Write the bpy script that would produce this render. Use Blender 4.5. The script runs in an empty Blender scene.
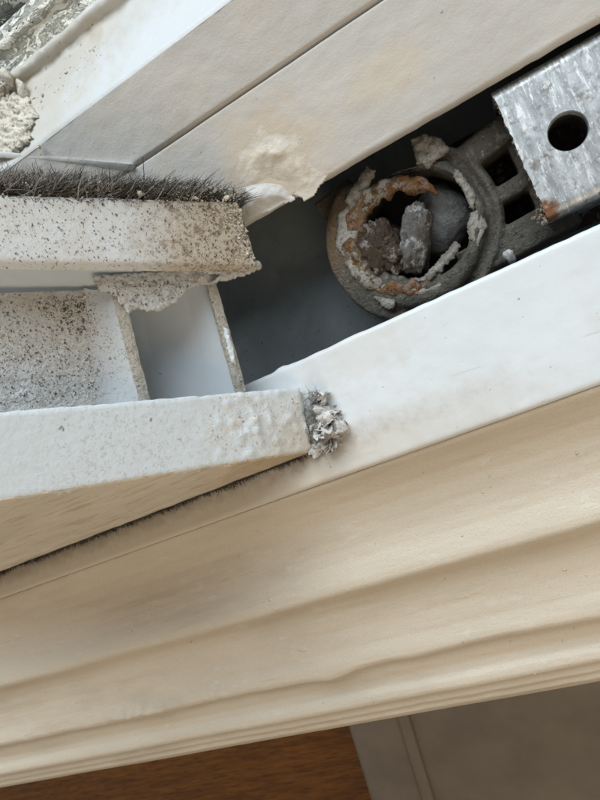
import bpy, bmesh, math, random
import numpy as np
from mathutils import Vector, Matrix, noise

random.seed(7)
MM = 0.001
scene = bpy.context.scene

# ------------------------------------------------------------------ camera
# world axes: X along the jamb track, Y across it (towards outdoors), Z out of the jamb face; millimetres in code
FPX = 600.0
J = np.array([1357.0, 576.0, 600.0]); J /= np.linalg.norm(J)
zc = np.array([0, 0, 1.0]); N = zc - (zc @ J) * J; N /= np.linalg.norm(N)
A = np.cross(N, J)
M = np.array([J, A, N])
CAM = M @ np.array([0, 0, 100.0])
cam_data = bpy.data.cameras.new('camera')
cam = bpy.data.objects.new('camera', cam_data)
scene.collection.objects.link(cam)
cam.matrix_world = Matrix.Translation(Vector(CAM * MM)) @ Matrix(M.tolist()).to_4x4()
cam_data.sensor_fit = 'VERTICAL'; cam_data.sensor_height = 36; cam_data.sensor_width = 27
cam_data.lens = 27
cam_data.clip_start = 0.001; cam_data.clip_end = 50
cam_data.dof.use_dof = True; cam_data.dof.focus_distance = 0.094; cam_data.dof.aperture_fstop = 75
scene.camera = cam

# ------------------------------------------------------------------ light
world = bpy.data.worlds.new('World'); scene.world = world; world.use_nodes = True
bg = world.node_tree.nodes['Background']
bg.inputs[0].default_value = (0.95, 0.93, 0.90, 1); bg.inputs[1].default_value = 0.20


def area(name, loc, target, sx, sy, power, col):
    l = bpy.data.lights.new(name, 'AREA'); l.shape = 'RECTANGLE'; l.size = sx; l.size_y = sy
    l.energy = power; l.color = col
    o = bpy.data.objects.new(name, l); scene.collection.objects.link(o)
    o.location = loc
    o.rotation_euler = (Vector(target) - Vector(loc)).to_track_quat('-Z', 'Y').to_euler()
    return o


area('window_daylight', (0.05, 0.42, 0.36), (0, 0.02, 0), 0.50, 0.34, 4.35, (0.84, 0.93, 1.0))
area('room_light', (0.10, -0.45, 0.30), (0, -0.03, 0), 0.40, 0.40, 1.2, (1.0, 0.80, 0.55))
scene.view_settings.view_transform = 'Standard'; scene.view_settings.look = 'None'
scene.view_settings.exposure = 0.0; scene.view_settings.gamma = 1.0
scene.view_settings.use_curve_mapping = False


# ------------------------------------------------------------------ pixel helpers (mm)
def ray(u, v): return M @ np.array([(u - 300) / FPX, (400 - v) / FPX, -1.0])
def onz(u, v, h=0.0):
    r = ray(u, v); return CAM + r * (h - CAM[2]) / r[2]
def onp(u, v, P, n):
    r = ray(u, v); return CAM + r * ((P - CAM) @ n) / (r @ n)


def nz(p, s, seed=0.0):
    return noise.noise(Vector((p[0] / s + seed, p[1] / s + seed * 1.7, p[2] / s - seed)))
def fz(p, s, seed=0.0, o=4):
    return noise.fractal(Vector((p[0] / s + seed, p[1] / s + seed * 1.7, p[2] / s - seed)), 0.9, 2.1, o)


# ------------------------------------------------------------------ object helpers
def link(o): scene.collection.objects.link(o)
def thing(name, label, cat, loc, group=None):
    o = bpy.data.objects.new(name, None); link(o)
    o.location = Vector(loc) * MM; o.empty_display_size = 0.005
    o['label'] = label; o['category'] = cat
    if group: o['group'] = group
    return o
def tag(o, label, cat, group=None):
    o['label'] = label; o['category'] = cat
    if group: o['group'] = group
    return o


def mesh(name, verts, faces, mat, parent=None, smooth=True, loc=None, kind=None, mats=None, fm=None, fade=None):
    base = np.array(parent.location) / MM if parent is not None and parent.type == 'EMPTY' else np.zeros(3)
    own = np.zeros(3)
    if parent is None and loc is not None: own = np.array(loc, float)
    if parent is not None and parent.type != 'EMPTY':
        base = np.array(parent.matrix_world.translation) / MM if parent.parent is None else np.array(parent.parent.location) / MM + np.array(parent.location) / MM
    v = (np.array(verts, float) - base - own) * MM
    me = bpy.data.meshes.new(name)
    me.from_pydata(v.tolist(), [], faces)
    if fade is not None:
        at = me.attributes.new('fade', 'FLOAT', 'POINT'); at.data.foreach_set('value', np.array(fade, dtype=np.float32))
    bm = bmesh.new(); bm.from_mesh(me)
    bmesh.ops.recalc_face_normals(bm, faces=bm.faces[:])
    bm.to_mesh(me); bm.free()
    me.materials.append(mat)
    if mats:
        for m in mats: me.materials.append(m)
    if smooth: me.polygons.foreach_set('use_smooth', [True] * len(me.polygons))
    o = bpy.data.objects.new(name, me); link(o)
    if parent is not None: o.parent = parent
    elif loc is not None: o.location = Vector(loc) * MM
    if kind: o['kind'] = kind
    return o


def autosmooth(o, ang=35):
    me = o.data; bm = bmesh.new(); bm.from_mesh(me)
    for e in bm.edges:
        if len(e.link_faces) == 2 and e.calc_face_angle(0) > math.radians(ang): e.smooth = False
    bm.to_mesh(me); bm.free()
    return o


def bevel(o, w, seg=2):
    m = o.modifiers.new('bevel', 'BEVEL'); m.width = w * MM; m.segments = seg; m.limit_method = 'ANGLE'
    m.angle_limit = math.radians(40); return o


# ------------------------------------------------------------------ material helper
class Mat:
    def __init__(s, name, base, rough=0.5, spec=0.4, metallic=0.0):
        s.m = bpy.data.materials.new(name); s.m.use_nodes = True
        s.t = s.m.node_tree; s.b = s.t.nodes['Principled BSDF']
        s.b.inputs['Roughness'].default_value = rough
        s.b.inputs['Specular IOR Level'].default_value = spec
        s.b.inputs['Metallic'].default_value = metallic
        tc = s.n('ShaderNodeTexCoord'); mp = s.n('ShaderNodeMapping')
        mp.inputs['Scale'].default_value = (1000, 1000, 1000)
        s.l(tc.outputs['Object'], mp.inputs[0]); s.co = mp.outputs[0]
        rgb = s.n('ShaderNodeRGB'); rgb.outputs[0].default_value = (*base, 1)
        s.c = rgb.outputs[0]; s.h = None
        s.r = None
    def n(s, k): return s.t.nodes.new(k)
    def l(s, a, b): s.t.links.new(a, b)
    def noise(s, scale, detail=4, rough=0.6, stretch=None, dist=0.0):
        x = s.n('ShaderNodeTexNoise'); x.inputs['Scale'].default_value = scale
        x.inputs['Detail'].default_value = detail; x.inputs['Roughness'].default_value = rough
        x.inputs['Distortion'].default_value = dist
        co = s.co
        if stretch:
            mp = s.n('ShaderNodeMapping'); mp.inputs['Scale'].default_value = stretch; s.l(co, mp.inputs[0]); co = mp.outputs[0]
        s.l(co, x.inputs['Vector']); return x.outputs['Fac']
    def vor(s, scale, stretch=None, warp=0.0):
        x = s.n('ShaderNodeTexVoronoi'); x.inputs['Scale'].default_value = scale
        co = s.co
        if stretch:
            mp = s.n('ShaderNodeMapping'); mp.inputs['Scale'].default_value = stretch; s.l(co, mp.inputs[0]); co = mp.outputs[0]
        if warp:
            w = s.n('ShaderNodeTexNoise'); w.inputs['Scale'].default_value = scale * 1.7; s.l(co, w.inputs['Vector'])
            a = s.n('ShaderNodeVectorMath'); a.operation = 'SCALE'; a.inputs['Scale'].default_value = warp; s.l(w.outputs['Color'], a.inputs[0])
            b = s.n('ShaderNodeVectorMath'); b.operation = 'ADD'; s.l(co, b.inputs[0]); s.l(a.outputs[0], b.inputs[1]); co = b.outputs[0]
        s.l(co, x.inputs['Vector']); return x.outputs['Distance'], x.outputs['Color']
    def step(s, f, a, b, lo=0.0, hi=1.0):
        x = s.n('ShaderNodeMapRange'); x.interpolation_type = 'SMOOTHSTEP'
        x.inputs['From Min'].default_value = a; x.inputs['From Max'].default_value = b
        x.inputs['To Min'].default_value = lo; x.inputs['To Max'].default_value = hi
        s.l(f, x.inputs['Value']); return x.outputs['Result']
    def math(s, op, a, b=None):
        x = s.n('ShaderNodeMath'); x.operation = op
        for i, q in enumerate((a, b)):
            if q is None: continue
            if isinstance(q, (int, float)): x.inputs[i].default_value = q
            else: s.l(q, x.inputs[i])
        return x.outputs[0]
    def spot(s, centre, radius, soft=0.5, wob=0.5, nscale=0.4, stretch=(1, 1, 1)):
        """mask 1 near centre (local mm), noisy rim"""
        d = s.n('ShaderNodeVectorMath'); d.operation = 'SUBTRACT'; s.l(s.co, d.inputs[0]); d.inputs[1].default_value = centre
        e = s.n('ShaderNodeVectorMath'); e.operation = 'MULTIPLY'; s.l(d.outputs[0], e.inputs[0]); e.inputs[1].default_value = stretch
        ln = s.n('ShaderNodeVectorMath'); ln.operation = 'LENGTH'; s.l(e.outputs[0], ln.inputs[0])
        nn = s.noise(nscale, 5, 0.65)
        q = s.math('ADD', s.math('DIVIDE', ln.outputs['Value'], radius), s.math('MULTIPLY', s.math('SUBTRACT', nn, 0.5), wob * 4))
        return s.step(q, 1 - soft, 1 + soft, 1, 0)
    def fade(s):
        x = s.n('ShaderNodeAttribute'); x.attribute_name = 'fade'; return x.outputs['Fac']
    def mix(s, mask, col, k=1.0):
        x = s.n('ShaderNodeMix'); x.data_type = 'RGBA'
        if k != 1.0: mask = s.math('MULTIPLY', mask, k)
        s.l(mask, x.inputs[0]); s.l(s.c, x.inputs[6])
        if isinstance(col, tuple): x.inputs[7].default_value = (*col, 1)
        else: s.l(col, x.inputs[7])
        s.c = x.outputs[2]; return s
    def vary(s, scale, amt, stretch=None, detail=4):
        """brightness variation"""
        f = s.step(s.noise(scale, detail, 0.6, stretch), 0.25, 0.75, 1 - amt, 1 + amt)
        x = s.n('ShaderNodeMix'); x.data_type = 'RGBA'; x.blend_type = 'MULTIPLY'; x.inputs[0].default_value = 1
        cc = s.n('ShaderNodeCombineColor')
        for i in range(3): s.l(f, cc.inputs[i])
        s.l(s.c, x.inputs[6]); s.l(cc.outputs[0], x.inputs[7]); s.c = x.outputs[2]; return s
    def bump(s, f, amt):
        q = s.math('MULTIPLY', f, amt)
        s.h = q if s.h is None else s.math('ADD', s.h, q); return s
    def specks(s, scale, size, col, dens=0.5, mask=None, k=1.0, stretch=None, bump=0.0):
        """little dirt grains: a share of voronoi cells carries one"""
        d, c = s.vor(scale, stretch, warp=0.9 / scale)
        sep = s.n('ShaderNodeSeparateColor'); s.l(c, sep.inputs[0])
        r = s.math('MULTIPLY', sep.outputs[0], size)
        f = s.step(s.math('SUBTRACT', d, r), -0.05, 0.05, 1, 0)
        f = s.math('MULTIPLY', f, s.step(sep.outputs[1], 1 - dens - 0.01, 1 - dens + 0.01))
        if mask is not None: f = s.math('MULTIPLY', f, mask)
        s.mix(f, col, k)
        if bump: s.bump(f, bump)
        return s
    def rough_from(s, f, lo, hi):
        s.l(s.step(f, 0.2, 0.8, lo, hi), s.b.inputs['Roughness']); return s
    def done(s, strength=1.0, dist=1.0):
        s.l(s.c, s.b.inputs['Base Color'])
        if s.h is not None:
            b = s.n('ShaderNodeBump'); b.inputs['Strength'].default_value = strength
            b.inputs['Distance'].default_value = dist * MM
            s.l(s.h, b.inputs['Height']); s.l(b.outputs[0], s.b.inputs['Normal'])
        return s.m


# ------------------------------------------------------------------ geometry builders (mm)
def resample(prof, step=0.3, smooth=1):
    pts = [np.array(p, float) for p in prof]; out = []
    for a, b in zip(pts[:-1], pts[1:]):
        n = max(1, int(np.linalg.norm(b - a) / step))
        for i in range(n): out.append(a + (b - a) * i / n)
    out.append(pts[-1]); out = np.array(out)
    for _ in range(smooth):
        q = out.copy(); q[1:-1] = (out[:-2] + out[1:-1] * 2 + out[2:]) / 4; out = q
    return out


def extrude_x(name, prof, x0, x1, dx, mat, parent, disp=None, close=False, caps=True):
    nx = int((x1 - x0) / dx) + 1; n = len(prof)
    verts = []; faces = []
    for i in range(nx):
        x = x0 + (x1 - x0) * i / (nx - 1)
        for j in range(n):
            y, z = prof[j]
            if disp:
                dy, dz = disp(x, y, z, j); y += dy; z += dz
            verts.append((x, y, z))
    for i in range(nx - 1):
        for j in range(n if close else n - 1):
            k = (j + 1) % n
            faces.append((i * n + j, i * n + k, (i + 1) * n + k, (i + 1) * n + j))
    if close and caps:
        faces.append(tuple(range(n))); faces.append(tuple((nx - 1) * n + j for j in range(n)))
    return mesh(name, verts, faces, mat, parent)


def slab(name, quad, depth, mat, parent, res=0.8, amp=0.0, ns=3.0, seed=0.0, edge=0.25, jag=0.0, fn=None, kind=None):
    """closed slab: front = quad of 4 world points (a b c d round), thickened along vector depth"""
    a, b, c, d = [np.array(q, float) for q in quad]; depth = np.array(depth, float)
    nx = max(2, int(max(np.linalg.norm(b - a), np.linalg.norm(c - d)) / res)); ny = max(2, int(max(np.linalg.norm(d - a), np.linalg.norm(c - b)) / res))
    nrm = -depth / np.linalg.norm(depth)
    F = []; B = []
    L1 = np.linalg.norm(b - a); L2 = np.linalg.norm(d - a)
    du = (b - a) / L1; dv = (d - a) / L2
    for j in range(ny + 1):
        for i in range(nx + 1):
            s, t = i / nx, j / ny
            p = (a * (1 - s) + b * s) * (1 - t) + (d * (1 - s) + c * s) * t
            h = 0.0
            if amp: h += amp * fz(p, ns, seed)
            de = min(s * L1, (1 - s) * L1, t * L2, (1 - t) * L2)
            if edge: h -= edge * max(0.0, 1 - de / edge / 2) ** 2
            if fn: h += fn(p, s, t)
            q = p.copy()
            if jag:
                if i in (0, nx): q += du * jag * fz(p, 1.6, seed + 9)
                if j in (0, ny): q += dv * jag * fz(p, 1.6, seed + 5)
            F.append(q + nrm * h); B.append(q + depth)
    n = (nx + 1); off = len(F); faces = []
    for j in range(ny):
        for i in range(nx):
            k = j * n + i
            faces.append((k, k + 1, k + n + 1, k + n)); faces.append((off + k, off + k + n, off + k + n + 1, off + k + 1))
    for i in range(nx):
        faces.append((i, off + i, off + i + 1, i + 1)); k = ny * n + i; faces.append((k, k + 1, off + k + 1, off + k))
    for j in range(ny):
        k = j * n; faces.append((k, k + n, off + k + n, off + k)); k = j * n + nx; faces.append((k, off + k, off + k + n, k + n))
    o = mesh(name, F + B, faces, mat, parent, kind=kind)
    return autosmooth(o, 55)


def inside(poly, x, y):
    c = False; n = len(poly)
    for i in range(n):
        x1, y1 = poly[i]; x2, y2 = poly[i - 1]
        if (y1 > y) != (y2 > y) and x < (x2 - x1) * (y - y1) / (y2 - y1) + x1: c = not c
    return c
def edgedist(poly, x, y):
    best = 1e9
    for i in range(len(poly)):
        x1, y1 = poly[i - 1]; x2, y2 = poly[i]
        dx, dy = x2 - x1, y2 - y1; L = dx * dx + dy * dy + 1e-9
        t = max(0, min(1, ((x - x1) * dx + (y - y1) * dy) / L))
        best = min(best, math.hypot(x - x1 - t * dx, y - y1 - t * dy))
    return best


def patch_data(poly, surf, thick, cell, rim, amp=0.3, ns=1.5, seed=0.0, wob=0.0, floor=0.05, oct_=3, soft=False):
    """crust lying on a surface; poly in 2-D surface coordinates, surf(a,b)->(point, normal)"""
    xs = [p[0] for p in poly]; ys = [p[1] for p in poly]
    idx = {}; top = []; bot = []; faces = []; fade = []
    nx = int((max(xs) - min(xs) + 2 * wob) / cell) + 2; ny = int((max(ys) - min(ys) + 2 * wob) / cell) + 2
    x0, y0 = min(xs) - wob - cell / 2, min(ys) - wob - cell / 2
    for i in range(nx):
        for j in range(ny):
            x, y = x0 + i * cell, y0 + j * cell
            wx = x + wob * fz((x, y, 0), ns * 1.2, seed + 3, oct_); wy = y + wob * fz((x, y, 0), ns * 1.2, seed + 8, oct_)
            if not inside(poly, wx, wy): continue
            d = edgedist(poly, wx, wy)
            t = min(1, d / rim); prof = t * t * (3 - 2 * t) if soft else math.sqrt(max(0, 1 - (1 - t) ** 2))
            h = floor + thick * prof * (1 + amp * fz((x, y, 0), ns, seed)) 
            p, n = surf(x, y)
            idx[(i, j)] = len(top); top.append(p + n * h); bot.append(p - n * 0.15); fade.append(t)
    off = len(top)
    from collections import Counter
    ed = {}
    for (i, j), k in idx.items():
        q = [idx.get((i, j)), idx.get((i + 1, j)), idx.get((i + 1, j + 1)), idx.get((i, j + 1))]
        if None in q: continue
        faces.append(tuple(q)); faces.append(tuple(off + a for a in reversed(q)))
        for a, b in zip(q, q[1:] + q[:1]):
            if (b, a) in ed: del ed[(b, a)]
            else: ed[(a, b)] = 1
    for a, b in ed: faces.append((b, a, off + a, off + b))
    patch_data.fade = fade + fade
    return top + bot, faces


def join_data(items):
    V = []; Fc = []
    for v, f in items:
        o = len(V); V += list(v); Fc += [tuple(o + k for k in q) for q in f]
    return V, Fc


ICO = None
def chunk(c, r, seed, squash=(1, 1, 1), rough=0.45, sub=2):
    global ICO
    bm = bmesh.new(); bmesh.ops.create_icosphere(bm, subdivisions=sub, radius=1)
    rot = Matrix.Rotation(random.random() * 6.28, 3, Vector((random.random() - .5, random.random() - .5, random.random() - .5)).normalized())
    V = []
    for v in bm.verts:
        k = 1 + rough * noise.fractal(v.co * 1.1 + Vector((seed, seed * 2, -seed)), 0.8, 2.2, 4)
        p = rot @ Vector((v.co.x * squash[0], v.co.y * squash[1], v.co.z * squash[2])) * r * k
        V.append(np.array(c) + np.array(p))
    Fc = [tuple(v.index for v in f.verts) for f in bm.faces]
    bm.free(); return V, Fc


def fibre(p, d, L, r, bend, seg=5):
    """thin three-sided hair"""
    d = np.array(d, float); d /= np.linalg.norm(d)
    a = np.cross(d, [0.3, 0.5, 0.8]); a /= np.linalg.norm(a); b = np.cross(d, a)
    wv = a * random.gauss(0, .14) + b * random.gauss(0, .10); ph_ = random.uniform(0, 6)
    V = []; Fc = []
    for i in range(seg + 1):
        t = i / seg; c = p + d * L * t + np.array(bend) * L * t * t + wv * L * math.sin(t * 4.2 + ph_) * t
        rr = r * (1 - 0.8 * t)
        for k in range(3):
            an = k * 2.094; V.append(c + rr * (a * math.cos(an) + b * math.sin(an)))
    for i in range(seg):
        for k in range(3):
            q = (k + 1) % 3; Fc.append((i * 3 + k, i * 3 + q, i * 3 + 3 + q, i * 3 + 3 + k))
    return V, Fc


def sheet(c, size, seed, normal=None, curl=0.6, n=7, thick=0.12):
    """crumpled flake"""
    rnd = random.Random(seed)
    e1 = np.array([rnd.uniform(-1, 1) for _ in range(3)]); e1 /= np.linalg.norm(e1)
    if normal is not None:
        e1 -= (e1 @ normal) * normal; e1 /= np.linalg.norm(e1); e2 = np.cross(normal, e1)
    else:
        e2 = np.array([rnd.uniform(-1, 1) for _ in range(3)]); e2 -= (e2 @ e1) * e1; e2 /= np.linalg.norm(e2)
    e3 = np.cross(e1, e2); T = []; B = []; asp = rnd.uniform(.5, 1)
    for j in range(n):
        for i in range(n):
            s, t = i / (n - 1) - .5, j / (n - 1) - .5
            k = 1 / max(1, 2 * math.hypot(s, t) * 1.05)   # round the corners
            s *= k * (1 + .5 * noise.noise(Vector((s * 3, t * 3, seed)))); t *= k * (1 + .5 * noise.noise(Vector((t * 3, s * 3, seed + 5))))
            h = curl * (noise.fractal(Vector((s * 2.5 + seed, t * 2.5, seed * .3)), .8, 2, 3)) * size
            p = np.array(c) + e1 * s * size + e2 * t * size * asp + e3 * h
            T.append(p); B.append(p - e3 * thick)
    Fc = []; o = n * n
    for j in range(n - 1):
        for i in range(n - 1):
            k = j * n + i; Fc.append((k, k + 1, k + n + 1, k + n)); Fc.append((o + k, o + k + n, o + k + n + 1, o + k + 1))
    for i in range(n - 1):
        Fc.append((i, o + i, o + i + 1, i + 1)); k = (n - 1) * n + i; Fc.append((k, k + 1, o + k + 1, o + k))
        k = i * n; Fc.append((k, k + n, o + k + n, o + k)); k = i * n + n - 1; Fc.append((k, o + k, o + k + n, k + n))
    return T + B, Fc


# ================================================================== SETTING BEYOND THE WINDOW FRAME
m = Mat('brown_wood', (0.21, 0.078, 0.013), 0.45)
m.vary(0.02, 0.35, (1, 12, 1)); m.mix(m.step(m.noise(0.05, 3, .6, (1, 14, 1)), .52, .62), (0.07, 0.022, 0.008), .7)
wood = m.done()
m = Mat('taupe_paint', (0.23, 0.19, 0.145), 0.7); m.vary(0.03, 0.12); m.bump(m.noise(0.4, 3), 0.3)
taupe = m.done(.4)


def quadz(name, u, z, mat):  # horizontal rectangle sheet helper
    (x0, x1, y0, y1) = u
    return mesh(name, [(x0, y0, z), (x1, y0, z), (x1, y1, z), (x0, y1, z)], [(0, 1, 2, 3)], mat, smooth=False)


fl = quadz('floor', (-1500, 1500, -1500, 700), -420, wood); fl['kind'] = 'structure'
# taupe wall panel: its edge and the raised strip next to it
wz = -300
e0 = onz(348, 728, wz); e1 = onz(372, 806, wz)
s0 = onz(398, 715, wz); s1 = onz(428, 806, wz)
dn = (e1 - e0); dn[2] = 0; dn /= np.linalg.norm(dn)
side = np.array([-dn[1], dn[0], 0]); side *= np.sign((s0 - e0) @ side)
wa = e0 - dn * 300; wb = e0 + dn * 500
gap = (s0 - e0) @ side
def boxdir(name, a, b, off, width, z0, z1, mat, parent=None):
    v = []
    for z in (z0, z1):
        for q in (a + side * off, b + side * off, b + side * (off + width), a + side * (off + width)): v.append((q[0], q[1], z))
    f = [(0, 1, 2, 3), (4, 5, 6, 7), (0, 1, 5, 4), (1, 2, 6, 5), (2, 3, 7, 6), (3, 0, 4, 7)]
    return mesh(name, v, f, mat, parent, smooth=False)
wall = boxdir('wall', wa, wb, 0, 700, -420, wz, taupe); wall['kind'] = 'structure'
bevel(wall, 3)
bd = boxdir('bead', wa, wb, gap, 9, wz, wz + 5, taupe, wall); bevel(bd, 2.2, 3)

# ================================================================== JAMB LINER (white vinyl, slot, cream stop)
white = Mat('white_vinyl', (0.71, 0.745, 0.76), 0.42, 0.4)
white.vary(0.05, 0.05); white.mix(white.step(white.noise(0.12, 5), .56, .75), (0.64, 0.62, 0.57), .3)
white.mix(white.spot((-62, -14.5, 40), 9.5, .45, .16, .25, (.125, 1, 1)), (0.62, 0.53, 0.40), .9)  # beige along the sash contact: grime, plus the sash's shade painted in
white.mix(white.spot(tuple(onz(322, 452, 0) + [0, 0, 40]), 4.5, .6, .3, .4), (0.40, 0.35, 0.28), .6)
white.mix(white.spot(tuple(onz(360, 345, 0) + [0, 0, 40]), 5.0, .6, .6, .4, (.6, 1, 1)), (0.62, 0.59, 0.53), .4)
white.mix(white.spot(tuple(onz(430, 420, 0) + [0, 0, 40]), 4.0, .6, .6, .4, (.25, 1, 1)), (0.62, 0.59, 0.54), .4)
white.mix(white.spot((-78, -9.0, 40), 2.4, .7, .35, .5, (.035, 1, 1)), (0.20, 0.15, 0.09), .6)
white.mix(white.step(white.noise(.5, 4, .6, (.12, 2.2, 1), .6), .66, .69), (0.50, 0.47, 0.42), .35)
white.specks(0.35, 0.16, (0.13, 0.12, 0.10), .2, k=.85)
white.specks(1.1, 0.13, (0.25, 0.22, 0.18), .12, k=.7)
white.mix(white.step(white.noise(.5, 6, .7, (.35, 1, 1), 1.0), .66, .72), (0.52, 0.49, 0.43), .5)
white.bump(white.noise(0.35, 3), 0.12).bump(white.noise(4, 3), 0.02)
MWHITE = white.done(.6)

cream = Mat('cream_stop_paint', (0.56, 0.54, 0.505), 0.5, 0.35)
cream.vary(0.06, 0.06); cream.mix(cream.step(cream.noise(0.1, 4), .5, .7), (0.60, 0.55, 0.47), .5)
cream.specks(0.6, 0.13, (0.22, 0.19, 0.15), .10, k=.7)
cream.mix(cream.step(cream.noise(.35, 5, .6, (.3, 1, 1)), .68, .73), (0.66, 0.60, 0.48), .7)
cream.mix(cream.spot(tuple(onz(275, 160, 1.5) + [0, 0, 40]), 8.0, .6, .5, .22), (0.58, 0.49, 0.37), .75)
cream.mix(cream.spot(tuple(onz(388, 74, 1) + [0, 0, 40]), 3.2, .5, .5, .4, (.5, 1, 1)), (0.62, 0.54, 0.42), .6)
cream.bump(cream.noise(0.35, 4), 0.18).bump(cream.noise(3.5, 3, .5), 0.045)
MCREAM = cream.done(.7)

brt = Mat('bright_stop_paint', (0.61, 0.635, 0.64), 0.45, 0.4)
K40 = np.array([0, 0, 40.0])
dz_ = brt.spot(tuple(onz(12, 112, 6) + K40), 13, .6, .5, .3, (.7, 1, 1)); 
brt.mix(dz_, (0.54, 0.48, 0.38), .6)
brt.mix(brt.spot(tuple(onz(70, 52, 5) + K40), 5.5, .7, .5, .3, (.22, 1, 1)), (0.48, 0.44, 0.37), .55)
brt.specks(1.0, .25, (0.20, 0.16, 0.11), .4, mask=dz_, k=.8)
brt.mix(brt.spot(tuple(onz(93, 30, 5) + K40), 1.8, .5, .6, .6), (0.46, 0.40, 0.30), .6)
brt.specks(0.45, .14, (0.2, 0.18, 0.15), .12, k=.8)
brt.bump(brt.noise(.8, 5), .12)
MBRT = brt.done(.7)

teal = Mat('dark_channel', (0.155, 0.175, 0.18), 0.5, 0.4)
teal.vary(.08, .18); teal.mix(teal.step(teal.noise(.5, 6, .7), .60, .68), (0.05, 0.05, 0.048), .6)
teal.specks(1.0, .14, (0.03, 0.03, 0.03), .2); teal.specks(1.6, .16, (0.3, .3, .28), .12); teal.mix(teal.step(teal.noise(.25, 6, .7), .5, .7), (.23, .24, .235), .5)
teal.bump(teal.noise(1.2, 4), .1)
MTEAL = teal.done(.5)

X0, X1 = -170, 110
liner = thing('jamb_liner', 'white and cream window jamb with a dark slotted track down its middle', 'window jamb', (0, 0, -40))
yslot0 = onz(425, 303, 0)[1]; ycor = onz(465, 434, 0)[1]; yslot1 = onz(425, 120, 0)[1]

pr = resample([(ycor + .5, -2.2), (yslot0 - .2, -2.2), (yslot0, -2.0), (yslot0, -.25), (yslot0 - .3, 0), (ycor + .5, 0), (ycor, -.5), (ycor, -2.0), (ycor + .5, -2.2)], .45, 1)[:-1]
def d_white(x, y, z, j):
    dy = dz = 0
    if z > -.8: dz = .10 * nz((x, y, 0), 14) + .05 * fz((x, y, 0), 3)
    if y > yslot0 - .6:
        dy = .10 * fz((x, 0, 0), 2.5, 3)
        t = onz(282, 372, 0)[0]; dy += .35 * math.exp(-((x - t) / 1.0) ** 2)
        t = onz(352, 338, 0)[0]; dy += .15 * math.exp(-((x - t) / 2.0) ** 2)
    return dy, dz
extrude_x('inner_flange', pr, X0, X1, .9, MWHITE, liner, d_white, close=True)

# stop: slot edge, groove, ridge, bright outdoor face, bead
g = onz(257, 82, 5.0)[1]; rdg = onz(130, 72, 9.0)[1]; bead = onz(55, 46, 4.0)[1]
pr = [(yslot1 + 12, -2.0), (yslot1 + .3, -2.0), (yslot1, -1.8), (yslot1, -.3), (yslot1 + .3, .05), (g - .30, 4.75), (g - .15, 4.1), (g + .12, 4.1), (g + .22, 5.15), (rdg - .6, 8.9)]
pr_a = resample(pr, .22, 1)
STOP = pr_a[int(np.argmin(abs(pr_a[:, 0] - yslot1 - .3) + abs(pr_a[:, 1] - .05))):]
def stop_z(y): return float(np.interp(y, STOP[:, 0], STOP[:, 1]))
def d_stop(x, y, z, j):
    dz = .12 * nz((x, y, 0), 11, 2) + .06 * fz((x, y, 0), 2.5, 4) if z > .2 else 0
    dy = .12 * fz((x, 1, 0), 3, 6) if y < yslot1 + .5 else 0
    return dy, dz
extrude_x('stop_face', pr_a, X0, X1, .9, MCREAM, liner, d_stop)
prb = resample([(rdg - .6, 8.9), (rdg + .1, 8.95), (rdg + .8, 8.6), (bead - 4.6, 4.9), (bead - 2.2, 4.1), (bead - 1.6, 4.1), (bead - 1.3, 4.9), (bead - .7, 5.5), (bead + .1, 5.5), (bead + .7, 4.9), (bead + 1.1, 3.4), (bead + 1.4, 1.0)], .3, 1)
def d_brt(x, y, z, j):
    w = max(0, min(1, (y - bead + 5) / 3))
    return w * .35 * fz((x, y, 0), 3.2, 1), .06 * nz((x, y, 0), 9) + w * .35 * fz((x, y, 3), 2.2, 7)
extrude_x('stop_edge', prb, X0, X1, .9, MBRT, liner, d_brt)

# slot: floor and walls
ZF = -17
extrude_x('channel_floor', resample([(yslot0 - 5, ZF), (yslot1 + 9, ZF)], 2, 0), X0, X1, 3, MTEAL, liner, lambda x, y, z, j: (0, .1 * nz((x, y, 0), 8)))
extrude_x('channel_wall', [(yslot0 - 5, -2.2), (yslot0 - 5, ZF)], X0, X1, 6, MTEAL, liner)
extrude_x('channel_wall', [(yslot1 + 9, ZF), (yslot1 + 9, -2.0)], X0, X1, 6, MTEAL, liner)
# solid frame behind the liner
v = [(x, y, z) for x in (X0, X1) for y, z in ((-64, -40), (95, -40), (95, -17.6), (-64, -19))]
mesh('frame_body', v, [(0, 1, 2, 3), (4, 5, 6, 7), (0, 1, 5, 4), (1, 2, 6, 5), (2, 3, 7, 6), (3, 0, 4, 7)], MCREAM, liner, smooth=False)

# cut end of the upper stop panel, peeping over the brush
def on_stop(u, v):
    h = 4.0
    for _ in range(20):
        p = onz(u, v, h); h = 0.5 * h + 0.5 * (stop_z(p[1]) if p[1] < rdg - .6 else 8.9 - (p[1] - rdg) * .25)
    return onz(u, v, h)
hz = lambda y: stop_z(y) if y < rdg - .6 else 8.9
def lipp(u, v):
    p = on_stop(u, v); return onz(u, v, hz(p[1]) + 1.0)
a, b = lipp(-10, 150), lipp(130, 164)
c, d = lipp(130, 170), lipp(-10, 156)
up = np.array([0, 0, 0.0])
slab('stop_end_lip', (a + up, b + up, c + up, d + up), (0, 0, -2.2), MBRT, liner, .5, .05, 2, 0, .2, .05)

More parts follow.
